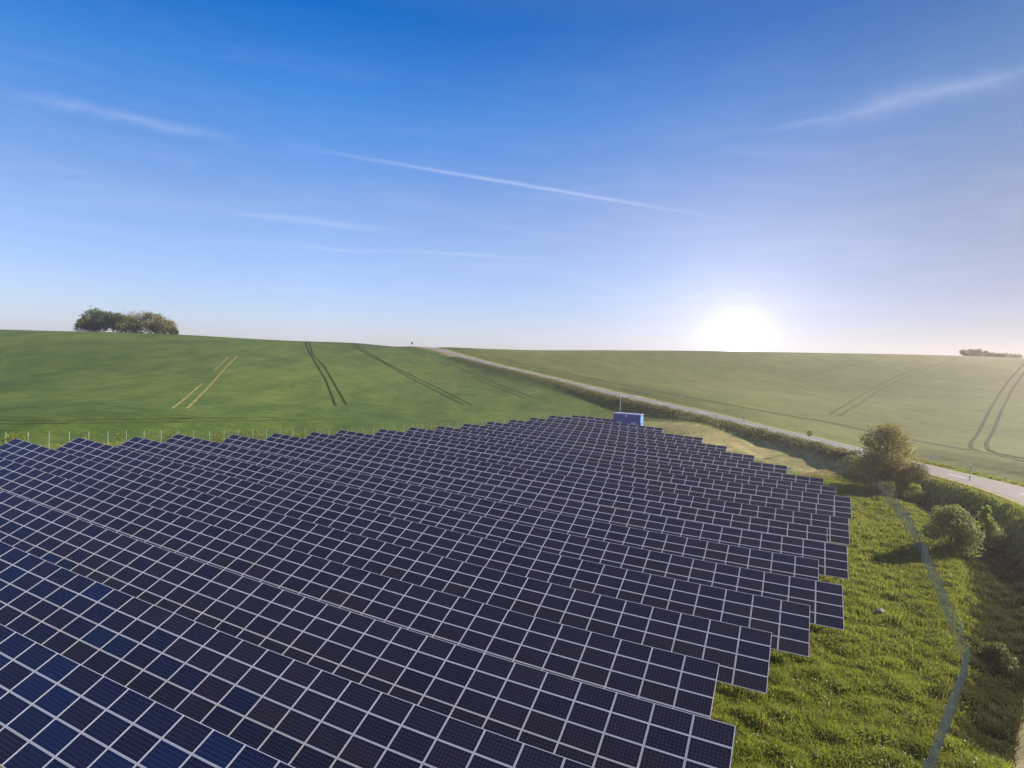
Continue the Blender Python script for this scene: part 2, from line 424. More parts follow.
# the road: a sheet on its bank, shoulders a little below, dashed centre line
tag(strip('road', ROAD, 2.8, M['asphalt'], .05, 6, True), 'narrow asphalt country road climbing past the panels to the hill crest', 'road', kind='structure')
tag(strip('road_shoulder', ROAD, (-3.7,-2.7), M['gravel'], .035, 2, True), 'tan gravel shoulder on the panel side of the road', 'road shoulder', kind='structure')
tag(strip('road_shoulder', ROAD, (2.7,3.5), M['gravel'], .035, 2, True), 'tan gravel shoulder on the far field side of the road', 'road shoulder', kind='structure')
segs = np.r_[0, np.cumsum(np.hypot(*np.diff(ROAD[:, :2], axis=0).T))]
Vd, Fd = [], []
h_ = hit(1014, 495.5, 40); s_dash = float(poly_dist([h_[0]], [h_[1]], ROAD)[3][0])-1.6
for s0 in np.arange(s_dash % 14., segs[-1]-8, 14.0):
    t = np.linspace(s0, s0+3.2, 5)
    x = np.interp(t, segs, ROAD[:,0]); y = np.interp(t, segs, ROAD[:,1]); z = np.interp(t, segs, ROAD[:,2])+.056
    tx, ty = np.gradient(x), np.gradient(y); l = np.hypot(tx, ty); a, b = ty/l*.09, -tx/l*.09
    i0 = len(Vd)
    for k in range(5): Vd += [(x[k]-a[k], y[k]-b[k], z[k]), (x[k]+a[k], y[k]+b[k], z[k])]
    for k in range(4): Fd.append((i0+2*k, i0+2*k+1, i0+2*k+3, i0+2*k+2))
tag(obj('road_marking', mesh_np('road_marking', Vd, Fd, M['paint'])), 'dashed white centre line painted on the country road', 'road marking', kind='structure')
track = [tuple(hit(*p, 12)[:2]) for p in ((1060,660),(1046,695),(1037,735),(1031,790),(1026,850))]
tag(strip('dirt_track', track, .9, M['gravel'], .05, 2), 'brown bare earth path at the edge of the ditch', 'path', kind='structure')

# wheel tracks in the crops
def px_line(pts): 
    out = []
    for a, b in zip(pts[:-1], pts[1:]):
        for k in range(4):
            h = hit(a[0]+(b[0]-a[0])*k/4, a[1]+(b[1]-a[1])*k/4, 60, 330)
            if h is not None: out.append(h)
    h = hit(*pts[-1], 60, 330)
    if h is not None: out.append(h)
    return np.array(out)
TR = [('trackdark',.27,'dark curved wheel track on the left of a pair in the green field',[(305.4,341.5),(308.4,351),(315,362),(326,380.5),(335.7,406)]),
 ('trackdark',.27,'dark curved wheel track on the right of a pair in the green field',[(308.8,341.5),(313,355),(324,366),(335.7,386.4),(346.4,405)]),
 ('trackdark',.26,'lower dark wheel track slanting across the green field to the fence',[(351,343.6),(361,351),(382.6,362),(404,374.7),(440,393),(464,405)]),
 ('trackdark',.26,'upper dark wheel track slanting across the green field to the fence',[(355,343.6),(367,352),(388,364),(412,375.7),(440,389.3),(471.7,405)]),
 ('trackfaint',.45,'faint wheel track nearest below the road on the green field',[(392,345.5),(416,353),(437,361),(449,364),(478.6,375.7),(504,386.4),(535,398)]),
 ('trackfaint',.35,'faint second wheel track below the road on the green field',[(470,376),(495,386.5),(525,398)]),
 ('trackfaint',.7,'dark headland wheel track running beside the road in the paler field',[(498,358),(541,368),(582,376.6),(620,384),(660,392),(720,403),(751,409),(796,417),(828,422),(863,430),(918,441),(949,446.5),(972,450)]),
 ('trackfaint',.45,'lower faint wheel track climbing the paler field behind the round tree',[(838.6,416),(861,403),(880.6,389.6),(906,377),(933,366),(959,358.5)]),
 ('trackfaint',.45,'upper faint wheel track climbing the paler field behind the round tree',[(830,414),(849,403),(873,388.6),(898,376),(925,366)]),
 ('trackdark',.32,'dark bent wheel track, left of the pair at the right edge of the paler field',[(1026,362),(1011.5,377),(1000,392.5),(990,410),(978,433.5),(970.8,443),(971.5,448),(980,452),(996,455),(1030,463)]),
 ('trackdark',.32,'dark bent wheel track, right of the pair at the right edge of the paler field',[(1027,369),(1011.5,390.5),(1002,410),(994,429.6),(986.5,443),(987.5,449),(996,453),(1030,460)]),
 ('trackfaint',.5,'faint short wheel track near the crest of the paler field',[(800,377),(828,370),(857,364),(882.6,358)]),
 ('trackyellow',.22,'left straw coloured wheel track of a pale pair in the green field',[(172.8,408.7),(188,396),(202,383.7)]),
 ('trackyellow',.16,'short upper straw coloured wheel track in the green field',[(213.8,371),(228.5,357)]),
 ('trackyellow',.22,'right straw coloured wheel track of a pale pair in the green field',[(187,408.7),(208,387.6),(225.5,368),(237,356.4)]),
 ('trackfaint',.25,'thin dark wheel track along the back fence in the green field',[(-60,425.5),(0,423.8),(90,422.6),(170,421.8),(240,420.6),(335.7,419.4),(380,416),(447,412.5)]),
 ('trackfaint',.25,'second thin wheel track just above the one along the back fence',[(-60,421.5),(0,420.3),(170,418.8),(280,417.6)]),
]
for mk, hw, lb, pts in TR:
    P = px_line(pts)
    if len(P) > 3: tag(strip('wheel_track', P, hw, M[mk], .05), lb, 'wheel track', kind='structure')

# ------------------------------------------------------------------ solar panel rows
def panel_mesh(name, tone):
    w, h, t, fr = 1.652/2, .992/2, .038, .030
    # local axes: x along the row, y up the slope (from the top edge: 0 .. -h), z normal
    V = []; 
    for z, (a, b) in ((0,(w,h)), (0,(w-fr,h-fr)), (-.004,(w-fr,h-fr)), (-t,(w,h))):
        V += [(-a,-b,z),(a,-b,z),(a,b,z),(-a,b,z)]
    Fc = []; mi = []
    for k in range(4):
        l = (k+1)%4
        Fc.append((k,l,4+l,4+k)); mi.append(0)          # rim
        Fc.append((4+k,4+l,8+l,8+k)); mi.append(0)      # inner lip
        Fc.append((12+k,12+l,l,k)); mi.append(0)        # sides
    Fc.append((8,9,10,11)); mi.append(1)
    Fc.append((15,14,13,12)); mi.append(2)
    uv = np.zeros((len(Fc),4,2)); uv[12] = [(0,0),(1,0),(1,1),(0,1)]
    return np.array(V), np.array(Fc), np.array(mi), uv.reshape(-1,2), tone
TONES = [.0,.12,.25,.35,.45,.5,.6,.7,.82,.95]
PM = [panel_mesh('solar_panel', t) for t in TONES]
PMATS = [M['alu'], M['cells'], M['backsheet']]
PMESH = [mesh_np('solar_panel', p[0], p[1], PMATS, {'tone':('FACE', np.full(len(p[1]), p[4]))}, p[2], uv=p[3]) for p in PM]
ct, st = math.cos(TILT), math.sin(TILT)
ordinals = ['frontmost','second','third','fourth','fifth','sixth','seventh','eighth','ninth','tenth','eleventh']
post_mesh_cache = {}
def row_z(k, u):                                     # height of the row's top edge
    c0, c1 = DZ[k]; v = V0-k*S_ROW
    u_ = np.clip(np.asarray(u, float), ENDS[k][0]-2, ENDS[k][1]+2)
    return table_poly(u_, v) + c0 + c1*u_/50 + ZC
def occluded(k, P):                                  # is P hidden by the row in front?
    if k >= 20: return np.zeros(len(P), bool)
    kk = k+1; v1 = V0-kk*S_ROW
    d = P-CAM; U, Vv = w2uv(P[:,0], P[:,1])
    t = (v1-.9)/np.maximum(Vv, 1e-6); Q = CAM+d*t[:,None]; uq, _ = w2uv(Q[:,0], Q[:,1])
    zt = row_z(kk, uq)
    tt = v1/np.maximum(Vv, 1e-6); z1 = (CAM+d*tt[:,None])[:,2]
    return (z1 < zt) & (uq > ENDS[kk][0]-.5) & (uq < ENDS[kk][1]+.5)
for k in range(21):
    uL, uR = ENDS[k]; v = V0-k*S_ROW
    ncol = int(round((uR-uL)/PW))
    cols = uR-(np.arange(ncol)+.5)*PW
    ox, oy = uv2w(uR, v-1.8); oz = gz(ox, oy)
    if k >= 11:
        lab = {0:'frontmost row of dark blue solar panels, cutting off the bottom left corner'}.get(20-k,
              '%s row of solar panels counted back from the bottom left corner'%ordinals[20-k])
    else:
        lab = {0:'rearmost short row of solar panels, ending beside the blue cabin', 1:'row of solar panels directly in front of the blue cabin'}.get(k,
              '%s row of solar panels counted forward from the rearmost one by the cabin'%ordinals[k])
    root = empty('solar_panel_row', (ox, oy, oz), YAW)
    tag(root, lab, 'solar panels', 'rows of tilted solar panels')
    Mi = np.array(root.matrix_basis.inverted() if False else (Matrix.Translation((ox,oy,oz)) @ Matrix.Rotation(YAW,4,'Z')).inverted())
    items = []
    for u in cols:
        z = float(row_z(k, u)); dz = float(row_z(k, u+.5)-row_z(k, u-.5)); roll_ = math.atan(dz)
        x0, y0 = uv2w(u, v)
        px, py, pz = project(np.array([x0, y0, z]))
        if pz < 2 or px < -170 or py > 960: continue
        Rm = Matrix.Rotation(YAW,4,'Z') @ Matrix.Rotation(-roll_,4,'Y') @ Matrix.Rotation(TILT,4,'X')
        for j in range(4):
            off = Matrix.Translation((x0, y0, z)) @ Rm @ Matrix.Translation((0, -(j+.5)*PH, 0))
            c = np.array(off.translation)
            items.append((off, c, j, u))
    C = np.array([i[1] for i in items]); px, py, pz = project(C)
    occ = occluded(k, C)
    score = 1/pz**3 * np.where((px > -15) & (px < 1039) & (py < 790), 1, .01) * np.where(occ, .02, 1)
    order = np.argsort(-score)
    rs = np.random.default_rng(100+k)
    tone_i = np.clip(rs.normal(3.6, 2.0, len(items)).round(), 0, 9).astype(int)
    # view-dependent sky blue painted into the lower-left modules, mauve veil into the others
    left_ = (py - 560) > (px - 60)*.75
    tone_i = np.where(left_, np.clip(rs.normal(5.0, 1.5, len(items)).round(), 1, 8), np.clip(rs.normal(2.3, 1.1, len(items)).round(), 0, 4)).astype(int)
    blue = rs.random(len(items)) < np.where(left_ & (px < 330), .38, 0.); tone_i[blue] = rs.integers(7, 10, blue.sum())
    root_inv = (Matrix.Translation((ox,oy,oz)) @ Matrix.Rotation(YAW,4,'Z')).inverted()
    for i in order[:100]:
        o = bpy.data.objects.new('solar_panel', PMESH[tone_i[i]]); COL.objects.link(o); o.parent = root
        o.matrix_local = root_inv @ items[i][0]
    rest = order[100:]
    if len(rest):
        VV, FF, MI, UVs, TT = [], [], [], [], []
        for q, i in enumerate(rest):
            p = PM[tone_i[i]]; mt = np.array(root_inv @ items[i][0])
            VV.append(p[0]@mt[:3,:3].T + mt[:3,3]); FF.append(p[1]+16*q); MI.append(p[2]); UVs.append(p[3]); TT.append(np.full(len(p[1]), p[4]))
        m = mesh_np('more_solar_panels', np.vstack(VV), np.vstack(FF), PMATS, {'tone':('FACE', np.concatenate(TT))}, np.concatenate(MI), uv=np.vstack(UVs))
        tag(obj('more_solar_panels', m, root), kind='stuff')
    # mounting: purlins under the modules, a girder and two posts every third column
    us = sorted(set(i[3] for i in items)); f = MB(); R3 = root_inv.to_3x3()
    def loc(u, s, dn):                               # point s metres down the slope, dn below the module plane
        z = float(row_z(k, u)); x, y = uv2w(u, v - s*ct - dn*st*-1*0 - 0)
        p = root_inv @ Vector((x, y, z - s*st - dn)); return p
    for s in (.5, 1.5, 2.5, 3.5):
        P = [loc(u, s, .085) for u in [us[0]-PW/2]+us[::4]+[us[-1]+PW/2]]
        f.tube(P, .035, 4)
    for a, u in enumerate(us[::-1][::3]):
        uu = u if a else us[-1]
        f.tube([loc(uu, .15, .17), loc(uu, 3.9, .17)], .05, 4)
    f.build('mounting_frame', M['steel'], root)
    for a, u in enumerate(us[::-1][::3]):
        for s in (.8, 3.1):
            x, y = uv2w(u, v-s*ct); g = gz(x, y)-.3; zt = float(row_z(k, u))-s*st-.2; h = round(zt-g, 1)
            if h not in post_mesh_cache:
                post_mesh_cache[h] = MB().box((0,0,-h/2), (.09,.06,h)).mesh('support_post', M['steel'])
            o = bpy.data.objects.new('support_post', post_mesh_cache[h]); COL.objects.link(o); o.parent = root; o.location = root_inv @ Vector((x, y, zt))

# ------------------------------------------------------------------ fences
def fence(name, P, h, spacing, label, wire=None, post_r=.035, lean=True):
    P = np.asarray(P, float); seg = np.r_[0, np.cumsum(np.hypot(*np.diff(P, axis=0).T))]; L = seg[-1]
    root = empty(name, (P[0][0], P[0][1], gz(*P[0]))); tag(root, label, 'fence', 'wire fence round the solar field')
    o0 = np.array(root.location)
    n = max(2, int(L/spacing)); t = np.linspace(0, L, n+1)
    x = np.interp(t, seg, P[:,0]); y = np.interp(t, seg, P[:,1]); z = ground(x, y)
    pm = MB().tube([(0,0,-.3),(0,0,h+.08)], post_r, 6).mesh('fence_post', M['fence_steel'])
    for i in range(n+1):
        o = bpy.data.objects.new('fence_post', pm); COL.objects.link(o); o.parent = root
        o.location = (x[i]-o0[0], y[i]-o0[1], z[i]-o0[2]); o.rotation_euler = (random.uniform(-.02,.02), random.uniform(-.02,.02), 0)
    vs, hs, wr = wire
    nv = int(L/vs); tv = np.linspace(0, L, nv+1); xv = np.interp(tv, seg, P[:,0])-o0[0]; yv = np.interp(tv, seg, P[:,1])-o0[1]
    zv = np.interp(tv, t, z)-o0[2]
    # vertical wires: three-sided prisms
    ang = np.array([0, 2.094, 4.189]); cx, sx = np.cos(ang)*wr, np.sin(ang)*wr
    lo = np.stack([xv[:,None]+cx, yv[:,None]+sx, np.repeat(zv[:,None]+.04,3,1)], -1); hi = lo+np.array([0,0,h-.08])
    Vv = np.concatenate([lo, hi], 1).reshape(-1,3); b = np.arange(nv+1)[:,None]*6
    Fv = np.concatenate([b+np.array([[k,(k+1)%3,3+(k+1)%3,3+k]]) for k in range(3)])
    Vh, Fh = [], []; base = len(Vv)
    st_ = max(1, int(1./vs)); ii = np.arange(0, nv+1, st_)
    for hz in np.arange(.05, h, hs):
        ring = np.stack([np.stack([xv[ii], yv[ii], zv[ii]+hz-wr], -1), np.stack([xv[ii], yv[ii], zv[ii]+hz+wr], -1)], 1)
        m_ = len(ii); bb = base+len(Vh)*0
        Vh.append(ring.reshape(-1,3)); j = np.arange(m_-1)*2+base; Fh.append(np.stack([j, j+2, j+3, j+1], -1)); base += 2*m_
    m = mesh_np('wire_mesh', np.vstack([Vv]+Vh), np.vstack([Fv]+Fh), M['wire'])
    obj('wire_mesh', m, root)
    return root
d_f = np.array([.73,.683]); PF = FP0
fence('wire_fence', [PF+d_f*-24, PF+d_f*30, PF+d_f*60, PF+d_f*97], 2.05, 1.95, 'long wire fence with pale thin posts behind the far left edge of the panels', (.12,.25,.004), .034)
fence('wire_fence', [PF+d_f*97.3, (30,129.5),(37.5,122),(45.8,112.5),(51,101.5),(52.3,91)], 2.0, 2.6, 'thin wire fence between the dry grass strip and the roadside scrub', (.15,.25,.003), .018)
fA = [tuple(hit(*p, 20)[:2]) for p in ((868,490),(880,497),(895,514),(905,528),(913,544),(921,560),(934,592),(950,634),(966.5,678))]
fB = [tuple(hit(*p, 12)[:2]) for p in ((966.8,680),(953,722),(939,761),(922,812))]
fence('wire_fence', fA, 2.0, 2.4, 'grey green mesh fence crossing the meadow from the round tree to its bend', (.05,.2,.0019), .026)
fence('wire_fence', fB, 2.0, 2.4, 'grey mesh fence leaving the bend towards the bottom edge of the meadow', (.05,.2,.0019), .026)

# ------------------------------------------------------------------ cabin and mast
sx, sy_w = at(628, 424, 125.)[:2]; sz = gz(sx, sy_w)
topz = at(628, 413.3, 125.)[2]; hh = topz-sz
cab = empty('switchgear_cabin', (sx, sy_w, sz), YAW); tag(cab, 'dark blue flat roofed steel cabin standing behind the rearmost panels', 'cabin')
cl, cd = 5.6, 2.5
MB().box((0,0,hh/2-.05), (cl,cd,hh-.25)).build('wall', M['blue'], cab)
MB().box((0,0,hh-.09), (cl+.12,cd+.12,.16)).build('roof', M['roofgrey'], cab)
dd = MB().box((cl/2+.02,0,hh/2-.1), (.04,cd-.3,hh-.5)).build('sunlit_end_door', M['sunlitblue'], cab)
MB().box((cl/2+.07,.5,hh/2-.1), (.05,.05,.4)).build('handle', M['steel'], dd)
f = MB()
for i in range(13): f.box((-cl/2+.25+i*(cl-.5)/12, -cd/2-.015, hh/2-.1), (.10,.03,hh-.5))
f.build('ribbed_cladding', M['blue'], cab)
MB().tube([(-.1,-cd/2-.02,hh-.42),(-.1,-cd/2-.16,hh-.45)], [.16,.2], 10).build('lamp', M['white'], cab)
for q in (-1.6, 1.5):
    f = MB().box((q,-cd/2-.045,hh*.42), (1.1,.04,.7)).build('vent', M['steel'], cab)
f = MB().box((0,0,.03),(cl+.3,cd+.3,.12)).build('plinth', M['roofgrey'], cab)
mx, my = at(620, 412, 128.6)[:2]; mz = gz(mx, my); mtop = at(620, 396, 128.6)[2]
mast = empty('camera_mast', (mx, my, mz)); tag(mast, 'slim white pole rising behind the blue cabin', 'pole')
MB().tube([(0,0,-.3),(0,0,mtop-mz)], [.07,.05], 8).build('pole', M['white'], mast)
MB().box((0,-.12,mtop-mz-.1), (.16,.34,.14)).build('camera_head', M['white'], mast)
MB().tube([(0,0,0),(0,0,.12)], .2, 8).build('base_plate', M['steel'], mast)

# ------------------------------------------------------------------ roadside posts and signs
def delineator(px, py, Y, side, label, h=1.05, scale=1.):
    p = hit(px, py, 50); p = at(px, py, Y) if p is None else p; x, y = p[0], p[1]
    z = gz(x, y)
    r = empty('delineator_post', (x, y, z)); tag(r, label, 'roadside post', 'white posts along the road')
    m = MB(); w, t = .07*scale, .05*scale
    m.v = [(-w,-t,-.2),(w,-t,-.2),(w,t,-.2),(-w,t,-.2),(-w*.8,-t*.8,h-.06),(w*.8,-t*.8,h-.06),(w*.8,t*.8,h),(-w*.8,t*.8,h)]
    m.f = [(0,3,2,1),(4,5,6,7),(0,1,5,4),(1,2,6,5),(2,3,7,6),(3,0,4,7)]
    m.build('post', M['white'], r)
    MB().box((0,0,h*.80), (w*1.82,t*1.9,.18), Matrix.Rotation(.3,3,'Y')).build('black_band', M['black'], r)
    MB().box((0,-t*.95,h*.80), (.05,.012,.12)).build('reflector', M['roofgrey'], r)
    return r
for px, py, Y, lb, sc in [(970,472.5,86,'white post with black band at the far road edge below the bent wheel tracks',1.6),
        (969.5,481.5,80,'white post at the near road edge above the leafy bank',1.1),
        (743,421,127.5,'white post at the far road edge behind the scrub, left of the yellow sign',1.5),
        (715,419.5,128,'white post at the near road edge just behind the brown scrub',1.5),
        (633,397,160,'white post at the far road edge above the blue cabin',1.5),
        (559,381.5,187,'white post by the road half way up the hill',1.5),
        (440,352,244,'white post beside the road near the hill crest',1.8)]:
    delineator(px, py, Y, 1, lb, 1.1 if py != 481.5 else .8, sc)
def sign(px, py_top, py_base, Y, label, shape, mat, r, back=False):
    b = hit(px, py_base, 50); b = at(px, py_base, Y) if b is None else b; z = gz(b[0], b[1]); top = at(px, py_top, b[1])[2]-z
    o = empty('road_sign', (b[0], b[1], z)); tag(o, label, 'road sign')
    MB().tube([(0,0,-.3),(0,0,top)], .035, 6).build('post', M['steel'], o)
    if shape == 'round': m = MB().tube([(0,-.05,top-r),(0,-.08,top-r)], r, 20)
    else: m = MB().box((0,-.06,top-r), (2*r,.03,2*r*1.15))
    m.build('sign_plate', mat, o)
    return o
sign(808.5, 430.5, 445, 109, 'round yellowish road sign on a post beside the road left of the tree', 'round', M['yellow'], .5)
sign(930.5, 455.3, 464.5, 92, 'small grey square sign on a post at the far road edge right of the tree', 'square', M['white'], .3)
sign(681.5, 395.5, 403, 150, 'small white sign on a post in the paler field edge beyond the road', 'square', M['white'], .3)
sign(412, 342.5, 346.5, 253, 'tiny dark sign on the skyline left of the road crest', 'square', M['black'], .35)

# ------------------------------------------------------------------ foliage
def leaf_cloud(P, size, seed, up=0.2, aspect=1.6, outward=None):
    r = np.random.default_rng(seed); n = len(P)
    a = r.normal(size=(n,3)); a[:,2] += up
    if outward is not None: a = a*.7 + outward*.8
    a /= np.linalg.norm(a, axis=1, keepdims=True)
    b = np.cross(a, r.normal(size=(n,3))); b /= np.linalg.norm(b, axis=1, keepdims=True); c = np.cross(a, b)
    s = (size*r.uniform(.6, 1.35, n))[:,None]
    q = np.stack([P-b*s*.5, P+c*s*.5/aspect*1.2, P+b*s*.5, P-c*s*.5/aspect*1.2], 1)
    return q.reshape(-1,3), np.arange(4*n).reshape(-1,4)
def crown_points(n, h, w, base, seed, lobes=14, shape='round', ragged=.25):
    r = np.random.default_rng(seed); C = []; RR = []
    for i in range(lobes):
        t = r.uniform(0,1)**.9; a = i*2.4+r.uniform(-.5,.5)
        zc = base+(h-base)*(.12+.78*t)
        prof = {'round':math.sin(math.pi*(.16+.72*t))**.7, 'cone':1-.86*t, 'bush':math.sqrt(max(0.02,1-(t*.95)**2))}[shape]
        rad = w/2*prof*r.uniform(.30,1.0)*.82
        C.append((rad*math.cos(a), rad*math.sin(a), zc)); RR.append((w/2*prof*r.uniform(.24,.44)+.05*w)*(1.25 if lobes < 14 else 1.))
    C = np.array(C); RR = np.array(RR); k = r.choice(lobes, n, p=RR**2/(RR**2).sum())
    d = r.normal(size=(n,3)); d /= np.linalg.norm(d, axis=1, keepdims=True)
    # twiggy clusters: points bunch on a limited number of sprays per lobe
    ns = max(30, n//28); sd = r.normal(size=(ns,3)); sd /= np.linalg.norm(sd, axis=1, keepdims=True)
    kk = r.integers(0, ns, n); d = sd[kk]*.82 + d*.42; d /= np.linalg.norm(d, axis=1, keepdims=True)
    rad = RR[k]*(r.uniform(.45,1.,n)**.6)*(1+ragged*r.normal(size=n)*.5)*(.8+.4*r.random(ns)[kk])
    rad = rad*np.where(r.random(n) < .07, r.uniform(1.1,1.45,n), 1.)
    P = C[k]+d*rad[:,None]*np.array([1,1,.85])
    P[:,2] = np.maximum(P[:,2], base*.6+.05)
    tone = np.clip(.45+.25*r.normal(size=n)+.25*(r.random(ns)[kk]-.5)+.3*(r.random(lobes)[k]-.5), 0, 1)
    return P, d, tone
def tree(name, label, cat, loc, h, w, mat, n, leaf, seed, shape='round', trunk=True, base=.8, lobes=14, group=None, lobed=.25):
    r = random.Random(seed)
    o = empty(name, loc); tag(o, label, cat, group)
    P, d, tone = crown_points(n, h, w, base, seed, lobes, shape, lobed)
    q, fc = leaf_cloud(P, leaf, seed+1, outward=d)
    obj('crown', mesh_np('crown', q, fc, mat, {'tone':('FACE', tone)}), o)
    m = MB()
    if trunk:
        m.tube([(0,0,-.3),(r.uniform(-.1,.1),r.uniform(-.1,.1),h*.3),(r.uniform(-.2,.2),r.uniform(-.2,.2),h*.75)], [h*.028,h*.021,h*.006], 7)
        for i in range(7):
            a = i*2.4; z0 = h*(.14+.07*i); m.tube([(0,0,z0),(w*.2*math.cos(a),w*.2*math.sin(a),z0+h*.12),(w*.38*math.cos(a),w*.38*math.sin(a),z0+h*.2)], [h*.013,h*.008,h*.003], 5)
    else:
        for i in range(6):
            a = i*1.05; m.tube([(0,0,-.2),(w*.16*math.cos(a),w*.16*math.sin(a),h*.35),(w*.3*math.cos(a),w*.3*math.sin(a),h*.7)], [h*.016,h*.011,h*.004], 5)
    m.build('trunk' if trunk else 'stems', M['bark'], o, True)
    return o
def on(px, py, Y):
    p = at(px, py, Y); return (p[0], p[1], gz(p[0], p[1]))
x, y = hit(885, 481, 60)[:2]
tree('roadside_tree', 'broad round olive brown tree standing between the fence corner and the road', 'tree', (x, y, gz(x, y)), 8.6, 8.6, M['leaf_olive'], 17000, .23, 11, 'bush', base=.5, lobes=34)
x, y = hit(950, 549, 30)[:2]
tree('round_bush', 'big round grey green bush in the ditch right of the mesh fence', 'bush', (x, y, gz(x, y)), 4.3, 4.6, M['leaf_grey'], 9500, .17, 21, 'bush', False, .1, 30)
x, y = hit(984, 549, 30)[:2]
tree('young_tree', 'small bright green conical young tree beside the round bush', 'tree', (x, y, gz(x, y)), 4.7, 2.6, M['leaf_bright'], 5200, .16, 37, 'cone', True, .3, 30)
for i, (x, y, h, w, mk, lb) in enumerate([(53.2,79.5,2.6,2.6,'leaf_bright','bright yellow green shrub on the ditch bank below the road, behind the round bush'),
        (50.2,81.5,2.2,2.8,'leaf_hedge','low brownish shrub at the upper end of the ditch near the olive tree'),
        (47.2,58.8,2.3,2.6,'leaf_grey','smaller grey green shrub at the right foot of the round bush'),
        (52.9,86.,2.4,3.4,'leaf_hedge','low dark shrub under the right side of the olive tree'),
        (56.2,84.2,2.0,3.2,'leaf_hedge','low brown scrub bush on the bank between the olive tree and road sign'),
        (*hit(996, 668, 15)[:2],1.3,2.0,'leaf_hedge','low dark bush in the shaded ditch beyond the fence bend')]):
    tree('shrub', lb, 'bush', (x, y, gz(x, y)), h, w, M[mk], 2200, .15, 41+i, 'bush', False, .05, 12)
# copse on the left crest
cop = [(86,316.5,10,5.6,'leaf_grey','small pale tree at the left end of the hilltop copse'),(96,309,15,8.5,'leaf_dark','tallest dark green tree of the hilltop copse, left of centre'),
       (104,311,14,8,'leaf_dark','dark green tree second from the tallest in the hilltop copse'),(113,312.5,13.5,7,'leaf_dark','dark tree left of the reddish brown one in the hilltop copse'),
       (126,315,12,6,'leaf_grey','low olive tree behind the reddish brown one in the hilltop copse'),(136,312.5,18,9,'leaf_brown','reddish brown tree in the middle of the hilltop copse'),
       (154,311.5,14,8.5,'leaf_olive','olive green domed tree right of the brown one in the hilltop copse'),(164,319,13,5.5,'leaf_brown','lower brownish tree at the right of the hilltop copse'),
       (174,328.2,10,2.2,'leaf_dark','tiny dark bush at the right end of the hilltop copse')]
for i, (px, pt, wpx, _, mk, lb) in enumerate(cop):
    Y = 252+(i*7)%9; b = at(px, 334, Y); z = gz(b[0], b[1]); top = at(px, pt, Y)[2]; h = top-z; w = wpx/F*Y*2.0
    if i == 8: w = 8/F*Y
    tree('copse_tree', lb, 'tree', (b[0], b[1], z), h, w, M[mk], 3600, .5 if i < 8 else .4, 71+i, 'bush' if i not in (1,5) else 'round', True, .2, 24, 'trees of the hilltop copse')
far = [(963.5,350.2,9,'dark tree at the left end of the tree line on the right skyline'),(970,349.6,9,'dark rounded tree second from left on the right skyline'),(976.5,349.3,9,'dark flat topped tree in the middle of the right skyline group'),
       (984,351.6,11,'lower dark tree sloping down on the right skyline'),(993,353.2,10,'low dark bush right of the tree group on the right skyline'),(1002,353.8,11,'low dark bush near the right end of the skyline tree line'),(1014,355.2,13,'long low bush at the far right end of the skyline')]
for i, (px, pt, wpx, lb) in enumerate(far):
    Y = 290+(i*5)%8; b = at(px, 357.5, Y); z = gz(b[0], b[1]); top = at(px, pt, Y)[2]; h = max(top-z, 1.2); w = wpx/F*Y*1.15
    tree('skyline_tree', lb, 'tree', (b[0], b[1], z), h, w, M['leaf_dark'], 1400, .5, 171+i, 'bush', True, .1, 10, 'trees on the right skyline')

# uncountable growth: roadside scrub, weeds, meadow grass
HED = np.array([(-22,226),(0,200),(12,183.5),(21.5,162.5),(29.5,148.5),(36,136),(40.5,127.5),(47.,116.5),(51.8,106.5),(54.5,98.5)], float)
def band(P, n, half, seed, bias=None):
    seg = np.r_[0, np.cumsum(np.hypot(*np.diff(P, axis=0).T))]; r = np.random.default_rng(seed); t = r.uniform(0, seg[-1], n) if bias is None else seg[-1]*(1-r.random(n)**bias)
    x = np.interp(t, seg, P[:,0]); y = np.interp(t, seg, P[:,1]); e = 1.
    tx = np.interp(t+e, seg, P[:,0])-np.interp(t-e, seg, P[:,0]); ty = np.interp(t+e, seg, P[:,1])-np.interp(t-e, seg, P[:,1]); l = np.hypot(tx, ty)
    o = r.normal(size=n)*half; return x+ty/l*o, y-tx/l*o, t/seg[-1], r
x, y, t, r = band(HED, 46000, 1.25, 5, 1.5)
x = x+r.normal(size=len(x))*.2
hg = (.18+.16*t)*(1.0+.6*lump(x, y, 6, 9)+.35*lump(x, y, 2.2, 10)); hg = np.maximum(hg, .15)
z = ground(x, y)+hg*r.random(len(x))*1.5
q, fc = leaf_cloud(np.stack([x, y, z], 1), .24, 6)
tag(obj('roadside_undergrowth', mesh_np('roadside_undergrowth', q, fc, M['leaf_hedge'], {'tone':('FACE', np.clip(.45+.3*r.normal(size=len(x))+.35*lump(x, y, 7, 12), 0, 1))})),
    'brownish scrub strip between the wire fence and the road', 'undergrowth', kind='stuff')
# yellow weeds along the back fence
x, y, t, r = band(np.array([PF+d_f*-20+FN*.8, PF+d_f*60+FN*.8, PF+d_f*95+FN*.6]), 22000, .5, 15)
keep = lump(x, y, 9, 17)+.35*lump(x, y, 3, 19) > -.12
x, y = x[keep], y[keep]; z = ground(x, y)+r.random(len(x))*(.8+1.3*np.clip(lump(x, y, 6, 18)+.4, 0, 1))
q, fc = leaf_cloud(np.stack([x, y, z], 1), .2, 16)
tag(obj('fence_weeds', mesh_np('fence_weeds', q, fc, M['weed'], {'tone':('FACE', r.random(len(x)))})), 'yellow green weeds growing along the back fence', 'weeds', kind='stuff')

